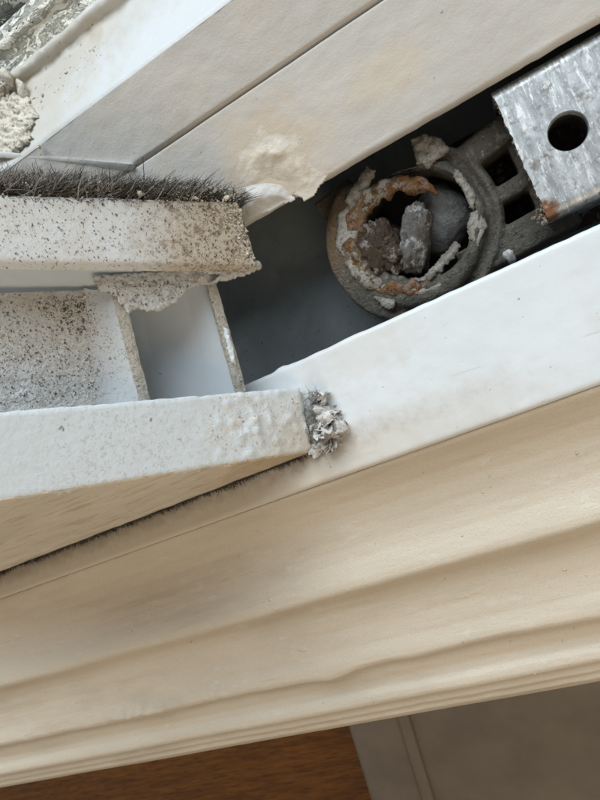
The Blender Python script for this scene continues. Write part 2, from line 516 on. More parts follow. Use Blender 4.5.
# ================================================================== CASING
cas = Mat('cream_casing_paint', (0.66, 0.575, 0.455), 0.36, 0.45)
cas.vary(0.04, 0.07, (.3, 1, 1)); cas.mix(cas.step(cas.noise(0.07, 5, .6, (.35, 1, 1)), .5, .72), (0.50, 0.43, 0.335), .55)
cas.mix(cas.step(cas.noise(.25, 5, .65, (.25, 1, 1)), .62, .72), (0.70, 0.65, 0.56), .5)
cas.mix(cas.step(cas.noise(3.0, 4, .7), .56, .70), (0.46, 0.38, 0.28), .45)
cas.mix(cas.step(cas.noise(7.0, 2, .6), .58, .68), (0.40, 0.33, 0.24), .4)
cas.specks(2.2, .16, (.30, .24, .16), .25, k=.6)
cas.mix(cas.step(cas.noise(.9, 5, .7, (.10, 2.0, 1), .5), .63, .67), (0.42, 0.345, 0.25), .35)
cas.mix(cas.step(cas.noise(.22, 6, .75, (.5, 1, 1)), .60, .66), (0.72, 0.68, 0.60), .4)
cas.specks(.4, .12, (0.22, 0.17, 0.11), .12, k=.8); cas.specks(1.3, .12, (.35, .29, .2), .15, k=.5)
cas.mix(cas.step(cas.noise(.12, 6, .7, (.12, 1, 1)), .55, .68), (0.50, 0.42, 0.31), .4)
cas.bump(cas.noise(1.2, 4, .6, (.06, 1, 1)), .07).bump(cas.noise(.3, 4, .6, (.4, 1, 1)), .22).bump(cas.noise(3.5, 4, .7), .13).bump(cas.noise(.12, 3, .5, (.4, 1, 1)), .4)
MCAS = cas.done(.75)
casing = thing('window_casing', 'cream painted window casing moulding with rounded ridges below the white flange', 'moulding', (0, -40, -40))
def yz(u, v, h): p = onz(u, v, h); return (p[1], p[2])
pc = [(ycor + .15, -3.5), (ycor + .05, -.8), yz(465, 438, -1.2), yz(465, 449, -3.2), yz(465, 462, -5.0), yz(465, 478, -6.2), yz(465, 496, -6.8), yz(465, 512, -6.9), yz(465, 526, -6.6), yz(465, 540, -5.9), yz(465, 550, -5.4), yz(465, 557, -5.3), yz(465, 561, -5.7)]
yk = pc[-1][0]
pc += [(yk - .5, -6.6), (yk - .75, -8.4), yz(465, 573, -9.8), yz(465, 580, -10.4), yz(465, 600, -11.0), yz(465, 622, -10.8), yz(465, 636, -10.2), yz(465, 642, -10.1), yz(465, 646, -10.6)]
yk2 = pc[-1][0]
pc += [(yk2 - .35, -11.6), (yk2 - .5, -12.6), yz(465, 656, -13.4), yz(465, 662, -14.1), yz(465, 670, -13.9), yz(465, 678, -13.1), yz(465, 684, -12.9), yz(465, 688, -13.4)]
yk3 = pc[-1][0]
pc += [(yk3 - .4, -14.6), yz(465, 693, -15.2), yz(465, 695, -15.2), yz(465, 697, -16.2), yz(465, 699, -16.4), yz(465, 702, -16.6), yz(465, 704, -17.8), yz(465, 705, -20)]
yl = pc[-1][0]; pc += [(yl + .3, -26), (yl + .5, -40)]
prc = resample(pc, .24, 1)
y_led = yk2 - .3; y_rd = yk - .4; y_bot = yz(465, 697, -16.2)[0]
def d_cas(x, y, z, j):
    dz = .22 * nz((x / 2.6, y, 0), 12, 1) + .06 * fz((x / 2, y, 0), 3.5, 2)
    w = math.exp(-((y - y_led) / 1.8) ** 2)
    dy = w * (.75 * nz((x, 0, 0), 22, 3) + .18 * fz((x, 0, 0), 5, 9, 3))
    px = onz(335, 655, -15)[0]; dy += w * -1.0 * math.exp(-((x - px) / 5) ** 2)
    px = onz(160, 710, -15)[0]; dz += .9 * math.exp(-((x - px) / 9) ** 2) * math.exp(-((y - y_led - 1.5) / 1.4) ** 2) * (1 + .8 * fz((x, y, 0), 2, 3))
    w2 = math.exp(-((y - y_rd) / 2.0) ** 2)
    dy += w2 * (.2 * nz((x, 4, 0), 24, 4) + .08 * fz((x, 0, 0), 4, 5, 3))
    w3 = math.exp(-((y - y_bot) / 1.5) ** 2); dy += w3 * .15 * fz((x, 2, 0), 5, 8)
    # flattened pad and little pits in the paint
    return dy, dz
mould = extrude_x('moulding', prc, X0, X1, .8, MCAS, casing, d_cas)
CASP = prc[np.argsort(prc[:, 0])]

def cas_z(y): return float(np.interp(y, CASP[:, 0], CASP[:, 1]))
def on_cas(u, v):
    h = -8.0
    for _ in range(25):
        p = onz(u, v, h); h = .5 * h + .5 * cas_z(p[1])
    return onz(u, v, h)
# smeared paint blister and small nibs on the casing
bl = []
for _ in range(46):      # nibs of dust caught in the paint
    u, v_ = random.uniform(10, 590), random.uniform(440, 730)
    c0 = on_cas(u, v_); rr = random.uniform(.12, .4)
    if c0[1] > ycor - 2 or c0[1] < yk3: continue
    bl.append(chunk(c0 + np.array([0, 0, -rr * .35]), rr, u, (1.6, 1, .6), .3, 1))
for (u, v, rx, ry, t) in [(468, 594, 4.3, 1.1, .35), (302, 648, 1.4, .9, .35), (210, 552, .8, .6, .4), (106, 747, .9, .6, .5), (268, 478, .5, .4, .3), (156, 579, .6, .4, .3)]:
    c0 = on_cas(u, v)
    poly = [(c0[0] + rx * math.cos(k * .5236) * (1 + .2 * math.sin(k * 2.1)), c0[1] + ry * math.sin(k * .5236) * (1 + .2 * math.cos(k * 1.3)) + .12 * rx * math.cos(k * .5236)) for k in range(12)]
    bl.append(patch_data(poly, lambda x, y: (np.array([x, y, cas_z(y) + .05]), np.array([0, 0, 1.0])), t * .6, .2, 1.2, .3, 1.2, u, .3, floor=-.1, soft=True))
v, f = join_data(bl); mesh('paint_blister', v, f, MCAS, mould)

# ================================================================== OUTER TRACK (weathered metal, top left)
mt = Mat('weathered_track', (0.23, 0.245, 0.235), .5, .4, .25)
mt.vary(.15, .3, (.25, 1, 1))
fk = mt.step(mt.noise(.45, 7, .75, (.5, 1, 1), .8), .47, .51)
mt.mix(fk, (0.72, 0.72, 0.67))
mt.mix(mt.spot(tuple(onz(58, 14, 1) - np.array([0, 85, -20.0])), 5, .5, .4, .3, (.35, 1, 1)), (0.62, 0.55, 0.40), .45)
mt.specks(1.0, .25, (.06, .06, .055), .3)
mt.bump(fk, .5).bump(mt.noise(1.5, 5), .3)
MTRACK = mt.done(1)
track = thing('outer_track', 'weathered grey metal track with flaking white paint beyond the stop', 'window track', (0, 85, -20))
yb = bead
pt = resample([(yb + .8, 1.4), (yb + 3.4, 1.2), (yb + 6.5, 1.5), (yb + 7.2, 2.6), (yb + 8.6, 2.7), (yb + 9.2, 1.2), (yb + 12, 1.0), (yb + 12.6, -1.5), (yb + 14.5, -1.5), (yb + 15, 1.0), (yb + 17, 1.2), (yb + 18, -2), (yb + 40, -3), (yb + 40, -20)], .45, 1)
extrude_x('track_face', pt, X0, 40, .9, MTRACK, track, lambda x, y, z, j: (.15 * fz((x, y, 0), 4, 2), .22 * fz((x, y, 0), 2.4, 5)))

# ================================================================== SASH RAIL
Sd = M @ (np.array([1150, 138, -600.0]) / np.linalg.norm([1150, 138, -600.0]))
P0 = onz(313, 452, .6)
PT = onz(238, 203, 6.5)
Vn = np.cross(Sd, PT - P0); Vn /= np.linalg.norm(Vn)
Dp = -(M @ np.array([.393, .371, .839])); Dp /= np.linalg.norm(Dp)
print('sash normal', Vn, 'depth', Dp, 'S', Sd)
def F(u, v, d=0.0): return onp(u, v, P0 + Dp * d, Vn)
sash = thing('sash_rail', 'white vinyl sash rail, hollow and dirty, its open cut end resting on the jamb', 'sash rail', tuple(P0 * [1, 1, 0]))

tf = Mat('dirty_vinyl', (0.71, 0.73, 0.735), .5, .35)
OFF = P0 * np.array([1, 1, 0])
loc = lambda p: tuple(np.array(p) - OFF)
rt = tf.spot(loc(F(222, 240)), 10, .8, .5, .25)
tf.mix(tf.step(tf.noise(.18, 5), .45, .7), (0.62, 0.57, 0.48), .45)
tf.mix(rt, (0.44, 0.34, 0.21), .7)
tf.mix(tf.math('MULTIPLY', rt, tf.step(tf.noise(.9, 5, .7), .50, .60)), (0.20, 0.145, 0.08), .8)
tf.specks(1.9, .26, (.14, .115, .08), .32, k=.8, stretch=(1, .6, 1), bump=.3)
tf.specks(.9, .17, (.12, .09, .06), .22, k=.8, bump=.3)
tf.specks(2.4, .26, (.30, .25, .18), .35, k=.7)
tf.mix(tf.step(tf.noise(1.7, 3, .6, (1, .6, 1), 1.2), .635, .665), (.17, .135, .09), .75)
tf.mix(tf.math('MULTIPLY', rt, tf.step(tf.noise(2.2, 3, .6, None, 1.0), .58, .63)), (.12, .09, .05), .8)
tf.bump(tf.noise(1.5, 5), .1)
MTF = tf.done(.9)

lf = Mat('flaked_vinyl', (0.70, 0.755, 0.79), .42, .4)
fr = lf.spot(loc(F(262, 425)), 9.0, .6, .5, .3)
fl2 = lf.math('MULTIPLY', fr, lf.step(lf.noise(.8, 6, .7), .50, .60))
lf.mix(fl2, (0.76, 0.72, 0.63), .8)
lf.mix(lf.spot(loc(F(300, 440)), 5, .7, .5, .4, (.6, 1, 1)), (0.55, 0.47, 0.35), .5)
fr2 = lf.spot(loc(F(130, 445)), 15, .8, .5, .15)
fl3 = lf.math('MULTIPLY', fr2, lf.step(lf.noise(1.2, 6, .8), .56, .61)); lf.mix(fl3, (0.56, 0.56, 0.54), .3)
lf.specks(.7, .18, (.2, .19, .17), .2, k=.8); lf.specks(2., .18, (.42, .40, .36), .16, mask=fr2, k=.6)
lf.bump(fl2, .04).bump(fl3, .02).bump(lf.noise(1.0, 5), .1)
MLF = lf.done(1)

un = Mat('shaded_grubby_underside', (0.66, 0.60, 0.50), .5, .35)  # beige base is shade painted onto white vinyl; streaks and stain are dirt
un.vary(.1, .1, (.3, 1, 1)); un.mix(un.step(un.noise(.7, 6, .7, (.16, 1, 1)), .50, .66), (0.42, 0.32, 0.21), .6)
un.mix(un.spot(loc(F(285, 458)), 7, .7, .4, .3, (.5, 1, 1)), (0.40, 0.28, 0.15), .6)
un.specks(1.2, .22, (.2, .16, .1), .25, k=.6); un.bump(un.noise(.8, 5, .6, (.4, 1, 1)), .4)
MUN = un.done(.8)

fl_ = Mat('speckled_floor', (0.62, 0.635, 0.64), .6, .3)
fl_.vary(.2, .1)
dm = fl_.spot(loc(F(75, 320, 7)), 11, .8, .6, .3)
fl_.mix(dm, (.50, .46, .39), .6)
fl_.specks(1.9, .30, (.13, .12, .10), .42, k=.8, bump=.4); fl_.specks(1.0, .2, (.12, .10, .08), .3, k=.8, bump=.3); fl_.specks(2.6, .3, (.25, .23, .2), .5, k=.6)
fl_.mix(fl_.step(fl_.noise(2.0, 3, .6, None, 1.2), .60, .64), (.13, .12, .10), .75)
fl_.mix(fl_.step(fl_.noise(.5, 5, .7), .45, .65), (.45, .43, .39), .6)
fl_.bump(fl_.noise(1.6, 5), .35)
MFL = fl_.done(.9)

bv = Mat('shaded_vinyl', (0.58, 0.635, 0.68), .4, .4)  # same white vinyl, pocket shade painted in as blue-grey
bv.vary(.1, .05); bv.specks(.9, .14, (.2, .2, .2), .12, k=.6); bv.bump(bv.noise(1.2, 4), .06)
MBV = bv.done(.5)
b2 = Mat('dusty_shaded_vinyl', (0.59, 0.635, 0.67), .5, .35)  # blue-grey pocket shade put into the base colour, dust mixed over it
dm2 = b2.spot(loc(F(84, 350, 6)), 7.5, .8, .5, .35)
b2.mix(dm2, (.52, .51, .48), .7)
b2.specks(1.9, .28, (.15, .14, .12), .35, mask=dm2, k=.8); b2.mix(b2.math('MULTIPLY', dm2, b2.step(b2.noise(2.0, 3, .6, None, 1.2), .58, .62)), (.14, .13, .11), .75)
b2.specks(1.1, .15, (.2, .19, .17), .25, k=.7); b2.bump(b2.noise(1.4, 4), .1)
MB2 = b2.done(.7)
rm = Mat('sawn_rim', (0.55, 0.52, 0.46), .7, .25)
rm.mix(rm.step(rm.noise(1.2, 6, .7), .5, .6), (.36, .32, .26), .7); rm.specks(1.6, .3, (.16, .14, .1), .25); rm.bump(rm.noise(2.2, 5), .5)
MRM = rm.done(1)

LX = -70
def Lx(a, b, x):  # continue the pixel line a-b to x
    t = (x - a[0]) / (b[0] - a[0]); return (x, a[1] + t * (b[1] - a[1]))
# top flange
q = [F(*Lx((0, 195), (238, 203), LX)), F(238, 202), F(258, 266), F(*Lx((0, 262), (258, 266), LX))]
def bump_tf(p, s, t): return .25 * max(0, fz(p, 1.1, 4)) * (1 if t < .15 or s > .93 else .15)
slab('top_flange', q, Dp * 1.7, MTF, sash, .45, .05, 2.2, 1, .18, .07, bump_tf)
# top flange: wall running back into the rail, its shaded underside shows
q2 = [F(*Lx((0, 262), (258, 266), LX), 1.7), F(212, 265, 1.7), F(212, 265, 1.7) + Dp * 11, F(*Lx((0, 262), (258, 266), LX), 1.7) + Dp * 11]
upS = np.cross(q2[1] - q2[0], Dp); upS /= np.linalg.norm(upS); upS *= np.sign(upS[1])
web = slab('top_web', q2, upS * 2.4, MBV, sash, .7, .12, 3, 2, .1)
# lower flange (front) and underside wall down to the jamb
q = [F(*Lx((0, 412), (300, 388), LX)), F(300, 387), F(313, 451), F(*Lx((0, 501), (313, 451), LX))]
flc = F(265, 425)
def bump_lf(p, s, t):
    w = math.exp(-(np.linalg.norm(p - flc) / 8) ** 2)
    return w * .75 * max(-.05, fz(p, 1.7, 8)) + (.15 * fz(p, .9, 3) if s > .97 else 0)
slab('lower_flange', q, Dp * 2.0, MLF, sash, .42, .05, 4, 3, .25, .12, bump_lf)
pa = F(313, 451.5); pb = F(*Lx((0, 501.5), (313, 451.5), LX))
k = np.linalg.norm(pb - pa)
low = P0 * [1, 1, 0] + [0, 0, .35]
q = [pb + [0, -.02, -.1], pa + [0, -.02, -.1], low + [.2, 0, 0], low + [-125, 0, 0]]
def bump_un(p, s, t):
    return .30 * max(0, fz((p[0] * .5, p[1], p[2]), 2.0, 5)) * math.exp(-((t - .42) / .16) ** 2)
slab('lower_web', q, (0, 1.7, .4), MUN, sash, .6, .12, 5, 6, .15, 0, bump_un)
# pocket floor, fillet, partitions
q = [F(LX, 296, 7), F(88, 290, 7), F(108, 420, 7), F(LX, 440, 7)]
slab('pocket_floor', q, Dp * 1.5, MFL, sash, .5, .12, 2, 5, 0)
q = [F(84, 288, 6.95), F(112, 286, 4.2), F(142, 412, 4.2), F(101, 418, 6.95)]
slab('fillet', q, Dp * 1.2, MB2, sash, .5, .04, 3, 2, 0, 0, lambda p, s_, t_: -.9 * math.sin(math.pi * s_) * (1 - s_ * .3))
def rimquad(p0, p1, w0, w1, d): return [F(*p0, d), F(p0[0] + w0, p0[1] - 1, d), F(p1[0] + w1, p1[1] - 1, d), F(*p1, d)]
slab('partition', rimquad((109, 280), (141, 408), 12, 11, 4), Dp * 18, MRM, sash, .4, .12, 1.2, 3, .15, .12)
part2 = slab('partition', rimquad((203, 268), (240, 402), 9, 9.5, 4), Dp * 1.0, MRM, sash, .4, .12, 1.2, 6, .12, .12)
q = [F(98, 280, 15), F(208, 266, 4.9), F(246, 412, 4.9), F(124, 432, 15)]
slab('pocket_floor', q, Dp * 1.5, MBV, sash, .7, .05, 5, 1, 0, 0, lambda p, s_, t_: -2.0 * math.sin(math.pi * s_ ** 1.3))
# torn, dirty vinyl hanging under the top flange over the second pocket
tor = Mat('torn_vinyl', (.64, .645, .63), .6, .3)
tor.mix(tor.step(tor.noise(.6, 6, .7), .48, .6), (.44, .39, .32), .7); tor.mix(tor.step(tor.noise(1.6, 5, .7), .57, .62), (.15, .12, .085), .75); tor.specks(1.8, .22, (.14, .12, .09), .2); tor.bump(tor.noise(1.3, 6), .5)
MTOR = tor.done(1)
def planesurf(d): return lambda a, b: (F(a, b, d), -Dp)
v, f = patch_data([(92, 276), (255, 264), (248, 270), (228, 277), (212, 284), (200, 284), (186, 292), (176, 303), (160, 312), (145, 311), (132, 309), (129, 318), (122, 306), (110, 293), (98, 292)],
                  planesurf(3.6), .3, 1.0, 8, .8, 6, 2.0, 1.8)
mesh('torn_edge', v, f, MTOR, web)
v, f = patch_data([(196, 272), (218, 276), (206, 287), (222, 282), (250, 274), (262, 268), (258, 262), (200, 262)], planesurf(2.6), .7, 1.1, 5, .5, 6, 9.0, 1.5)
mesh('torn_edge', v, f, MTOR, web)
v, f = patch_data([(222, 326), (228, 330), (233, 345), (236, 366), (231, 364), (226, 348)], planesurf(4), .55, .8, 3, .5, 5, 4.0, 1)
mesh('paint_curl', v, f, MLF, part2)
# top wall that carries the brush
qa = [F(*Lx((0, 195), (238, 203), LX), 1.7), F(238, 202, 1.7), F(238, 202, 1.7) + Dp * 9, F(*Lx((0, 195), (238, 203), LX), 1.7) + Dp * 9]
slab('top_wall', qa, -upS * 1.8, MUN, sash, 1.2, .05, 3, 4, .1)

# grit on the rail (loose crumbs, real grains)
grit_d = Mat('grit_dark', (.10, .085, .065), .8); grit_d.vary(2, .4); MGD = grit_d.done()
grit_l = Mat('grit_light', (.55, .50, .42), .8); grit_l.vary(2, .3); MGL = grit_l.done()
def crumbs(spec):
    it = []
    for (d, poly, n, r0, r1) in spec:
        xs = [p[0] for p in poly]; ys = [p[1] for p in poly]; c = 0
        while c < n:
            x, y = random.uniform(min(xs), max(xs)), random.uniform(min(ys), max(ys))
            if not inside(poly, x, y): continue
            r = random.uniform(r0, r1) * random.uniform(.5, 1)
            it.append(chunk(F(x, y, d) - Dp * r * .35, r, random.random() * 90, (1, random.uniform(.4, 1), random.uniform(.35, .8)), .5, 1)); c += 1
    return join_data(it)
TOPF = [(0, 197), (232, 206), (250, 262), (0, 258)]
FLO = [(0, 305), (98, 296), (122, 395), (0, 408)]
v, f = crumbs([(0, TOPF, 380, .04, .17), (0, [(0, 196), (236, 204), (240, 212), (0, 201)], 240, .04, .2), (0, [(228, 205), (238, 205), (256, 263), (248, 263)], 120, .05, .22), (0, [(190, 206), (236, 206), (252, 262), (200, 262)], 160, .05, .2), (7, FLO, 750, .04, .19), (7, [(40, 298), (100, 296), (108, 340), (60, 330)], 220, .06, .26), (3.2, [(100, 288), (150, 280), (205, 280), (170, 300), (150, 306), (125, 302)], 150, .05, .2)])
g1 = mesh('dark_grit', v, f, MGD, None, False, loc=tuple(F(120, 240))); g1['kind'] = 'stuff'
tag(g1, 'dark dirt grains scattered over the sash rail faces', 'dirt')
v, f = crumbs([(0, TOPF, 130, .05, .18), (7, FLO, 200, .06, .26), (7, [(30, 300), (112, 290), (118, 330), (50, 318)], 150, .12, .42), (0, [(225, 203), (238, 204), (256, 262), (246, 262)], 70, .1, .4), (0, [(200, 398), (300, 392), (310, 445), (215, 452)], 170, .06, .26), (0, [(60, 412), (210, 400), (215, 440), (60, 460)], 90, .04, .14)])
g2 = mesh('pale_grit', v, f, MGL, None, False, loc=tuple(F(120, 330))); g2['kind'] = 'stuff'
tag(g2, 'pale paint crumbs scattered over the sash rail faces and pocket', 'dirt')

# ================================================================== PILE WEATHERSTRIPS
ph = Mat('pile_dark', (.07, .06, .048), .7, .3); ph.vary(.8, .5); MPD = ph.done()
pl_ = Mat('pile_grey', (.30, .28, .25), .8, .2); pl_.vary(.8, .4); MPG = pl_.done()
brush = thing('pile_weatherstrip', 'dark bristly pile weatherstrip along the top edge of the sash rail', 'weatherstrip', tuple(F(120, 200)))
slab('backing', [F(LX, 197, 3) , F(234, 202, 3), F(234, 202, 3) + Dp * 5, F(LX, 197, 3) + Dp * 5], -upS * .01 + upS * .6, MPD, brush, 1.5, .1, 2, 1, 0)
dark = []; grey = []
upd = M @ np.array([.05, .9, .25]); upd /= np.linalg.norm(upd)
clumps = [(random.uniform(LX, 238), random.gauss(.28, .4), random.gauss(.35, .4), random.gauss(0, .3)) for _ in range(420)]
for i in range(5600):
    cl = clumps[i % 420]; x = min(238, cl[0] + random.gauss(0, 2.2))
    dd = random.uniform(.8, 6.5)
    yb_ = 200 + .035 * x
    p = F(x, yb_ + 3, dd)
    top = 172 + max(0, (x - 60)) * .060 + random.gauss(0, 3.0)     # image row the tips reach
    if x > 205: top += (x - 205) * .28
    L = max(.9, (yb_ - top) / FPX * 92) * random.uniform(.7, 1.12)
    lean = cl[1] + random.gauss(0, .14)
    bend = Sd * (cl[2] + random.gauss(0, .15)) + Vn * (cl[3] + random.gauss(0, .1))
    d_ = upd + Sd * lean + Vn * random.gauss(0, .25)
    pg = .5 if x < 110 else .2
    (grey if random.random() < pg else dark).append(fibre(p, d_, L * .92, random.uniform(.08, .18), bend))
for i in range(420):   # flattened wavy strands
    x = random.choice([random.uniform(0, 130), random.uniform(0, 225)]); p = F(x, random.uniform(180, 200) + .03 * x, random.uniform(-.3, 1.5))
    (grey if random.random() < .6 else dark).append(fibre(p, Sd + upd * random.gauss(.3, .5), random.uniform(1.5, 3.5), .06, upd * random.gauss(0, .5) + Vn * .1))
v, f = join_data(dark); o = mesh('bristles', v, f, MPD, brush); o['kind'] = 'stuff'
v, f = join_data(grey); o = mesh('bristles', v, f, MPG, brush); o['kind'] = 'stuff'
it = []
for i in range(1100):
    x = random.choice([random.uniform(0, 235), random.uniform(170, 240)])
    y = random.uniform(176 + .05 * x, 203 + .03 * x)
    it.append(chunk(F(x, y, random.uniform(-.2, 1.5)), random.uniform(.05, .2) * (1 if random.random() < .85 else 1.8), random.random() * 90, (1, .7, .5), .5, 1))
for (x, y, r) in [(140, 194, .6), (196, 198, .4), (226, 198, .6), (215, 190, .4)]:
    it.append(chunk(F(x, y, -.3), r, x, (1, .6, .6), .5, 2))
v, f = join_data(it); o = mesh('trapped_crumbs', v, f, MGL, brush, False); o['kind'] = 'stuff'

fz2 = thing('lower_pile_strip', 'thin dark fuzzy strip squeezed between sash rail underside and jamb', 'weatherstrip', tuple(low + [-40, 0, -.3]))
it = []
for i in range(2600):
    t = random.uniform(0, 118)
    w = .35 + .65 * max(0, nz((t, 0, 0), 7, 3) + .5)
    p = low + np.array([-t, random.uniform(-.35, .3), random.uniform(-.15, .25)])
    L = random.uniform(.3, 1.9) * w
    it.append(fibre(p, (random.gauss(.5, .5), -1, random.gauss(.15, .3)), L, .05, np.array([0, 0, random.gauss(0, .4)]), 3))
v, f = join_data(it); o = mesh('bristles', v, f, MPD, fz2); o['kind'] = 'stuff'
slab('backing', [low + [-120, -.25, .25], low + [-3, -.25, .25], low + [-3, .4, .25], low + [-120, .4, .25]], (0, 0, -.3), MPD, fz2, 2, 0, 1, 0, 0)

# ================================================================== CAULK on the stop
ck = Mat('cream_caulk', (.60, .54, .45), .55, .35)
ck.vary(.15, .08); ck.mix(ck.step(ck.noise(.5, 6, .7), .50, .6), (.50, .41, .29), .5); ck.mix(ck.step(ck.noise(.35, 5), .52, .68), (.66, .62, .55), .7); ck.specks(.6, .16, (.2, .15, .1), .15, k=.8)
ck.bump(ck.noise(.45, 4), .35).bump(ck.noise(2.5, 4), .05)
ck.mix(ck.step(ck.fade(), 0.0, .75, 1, 0), (0.57, 0.525, 0.455), 1.0)
MCK = ck.done(.8)
def stopsurf(x, y): return np.array([x, y, stop_z(y) if y > yslot1 + .3 else .05]), np.array([0, -.25, .97])
def pxpoly(pts): return [tuple(on_stop(*p)[:2]) for p in pts]
cp = pxpoly([(236, 142), (262, 126), (285, 124), (305, 135), (318, 160), (335, 168), (338, 178), (318, 192), (305, 203), (292, 200), (282, 184), (262, 186), (246, 192), (236, 188)])
v, f = patch_data(cp, stopsurf, .62, .25, 4.5, .5, 3.6, 2.0, 1.6, floor=-.06, oct_=2, soft=True)
ca = mesh('caulk_smear', v, f, MCK, None, loc=tuple(on_stop(285, 165)), fade=patch_data.fade)
tag(ca, 'cream caulk smear on the stop, hanging over the dark slot edge', 'caulk')
cp = pxpoly([(240, 186), (262, 180), (284, 184), (296, 200), (280, 207), (256, 216), (244, 218)])
v, f = patch_data(cp, stopsurf, 1.0, .2, 2.6, .3, 4, 5.0, .4, floor=-.05, oct_=2, soft=True)
m = Mat('pale_caulk', (.54, .525, .49), .5, .4); m.vary(.2, .08); m.bump(m.noise(.8, 5), .25); MCK2 = m.done(.8)
ca = mesh('caulk_blob', v, f, MCK2, None, loc=tuple(on_stop(265, 200)))
tag(ca, 'pale lumpy caulk blob beside the end of the bristly weatherstrip', 'caulk')
smears = []
for pts, t in [([(160, 118), (172, 104), (205, 92), (215, 94), (200, 106), (178, 116)], .12), ([(372, 82), (388, 68), (402, 62), (398, 74), (382, 84)], .1), ([(308, 106), (318, 98), (330, 94), (322, 104)], .06)]:
    smears.append((*patch_data(pxpoly(pts), stopsurf, t, .3, 1.5, .5, 3, t * 50 + pts[0][0], .9, floor=-.03, oct_=2, soft=True), patch_data.fade))
for i, (v, f, fd) in enumerate(smears):
    o = mesh('paint_smear', v, f, MCK, liner, fade=fd)

# ================================================================== CRUMBLED PUTTY at the top left corner
pu = Mat('putty', (.66, .61, .52), .8, .25); pu.vary(.3, .15); pu.mix(pu.step(pu.noise(.7, 5), .52, .62), (.46, .38, .27), .6); pu.bump(pu.noise(1.4, 6), .5)
MPU = pu.done(1)
def on_edge(u, v, h=0):
    z = 6.0
    for _ in range(25):
        p = onz(u, v, z); z = .5 * z + .5 * float(np.interp(p[1], prb[:, 0], prb[:, 1]))
    return onz(u, v, z) + np.array([0, .2, 1]) * h
v, f = patch_data([(-20, 60), (6, 88), (20, 96), (36, 100), (34, 112), (40, 118), (30, 128), (34, 140), (24, 150), (10, 158), (-20, 160)], lambda a, b: (on_edge(a, b), np.array([0, .2, .98])), 1.0, .9, 9, .9, 7.0, 3.0, 5, floor=-.05)
tag(mesh('putty_crust', v, f, MPU, None, True, loc=tuple(on_edge(5, 120))), 'thick cracked cream putty crust on the lower end of the white stop edge', 'putty')
it = []
for i in range(170):
    t = random.random(); u = random.gauss(12, 15); v_ = random.uniform(72, 156)
    if u > 4 + (v_ - 70) * .52 or u < -30: continue
    r = random.uniform(.12, .6)
    it.append(chunk(on_edge(u, v_, r * .25 + .5), r, random.random() * 99, (1, random.uniform(.5, 1), random.uniform(.4, .8)), .55, 2))
for i in range(70):
    u = 20 + 90 * random.random() ** 1.8; v_ = 118 - (u - 10) * .80 + abs(random.gauss(0, 10)) - 4
    r = random.uniform(.05, .14) if random.random() < .8 else random.uniform(.2, .45); it.append(chunk(on_edge(u, v_, r * .2), r, random.random() * 99, (1, .8, .6), .5, 1))
v, f = join_data(it)
pp = mesh('putty_crumbs', v, f, MPU, None, False, loc=tuple(on_edge(10, 120))); pp['kind'] = 'stuff'
tag(pp, 'crumbled cream putty bits heaped at the end of the white stop edge', 'putty')
for (u, v_, r, lab) in [(9, 78, 1.9, 'flat tan putty disc lying on the bead beside the weathered track'), (25, 92, 1.9, 'rounded tan putty lump pressed against the white stop edge')]:
    vv, ff = chunk(on_edge(u, v_, .5), r, u, (1, .8, .45), .3, 3)
    tag(mesh('putty_lump', vv, ff, MPU, None, True, loc=tuple(on_edge(u, v_))), lab, 'putty')

# ================================================================== DEBRIS at the cut end
db = Mat('paint_flake', (.66, .64, .61), .7, .3); db.vary(.5, .2); db.mix(db.step(db.noise(.9, 5), .5, .62), (.38, .36, .33), .7); db.bump(db.noise(2, 5), .3)
MDB = db.done(.8)
deb = thing('debris_clump', 'crumpled grey paint flakes and fluff stuck at the sash rail end', 'debris', tuple(onz(328, 428, 0)))
it = []
for (u, v_, h, s) in [(322, 418, 2.0, 4.2), (334, 425, 1.5, 4.0), (342, 429, 1.0, 2.6), (328, 434, 2.0, 4.4), (318, 430, 1.5, 3.4), (336, 416, .9, 2.4), (322, 401, 1.0, 2.8), (325, 393, 1.0, 1.8), (325, 446, 1.0, 3.4), (334, 442, .8, 2.6), (316, 450, .9, 2.6)]:
    it.append(sheet(onz(u, v_, h), s, u * 1.3 + v_, None, .55, 14))
for i in range(60):
    u, v_ = random.gauss(328, 8), random.gauss(434, 13)
    it.append(chunk(onz(u, v_, .15), random.uniform(.1, .35), random.random() * 50, (1, .7, .5), .5, 1))
v, f = join_data(it); autosmooth(mesh('flakes', v, f, MDB, deb), 38)['kind'] = 'stuff'
it = []
for i in range(300):
    u = random.gauss(312, 4); v_ = random.uniform(392, 440)
    p = onz(u, v_, random.uniform(0.1, 1.6))
    it.append(fibre(p, (random.gauss(.8, .6), random.gauss(0, .7), random.gauss(.4, .4)), random.uniform(.6, 1.9), .07, (random.gauss(0, .5), random.gauss(0, .5), random.gauss(0, .4)), 4))
v, f = join_data(it); mesh('fluff', v, f, MPG, deb)['kind'] = 'stuff'

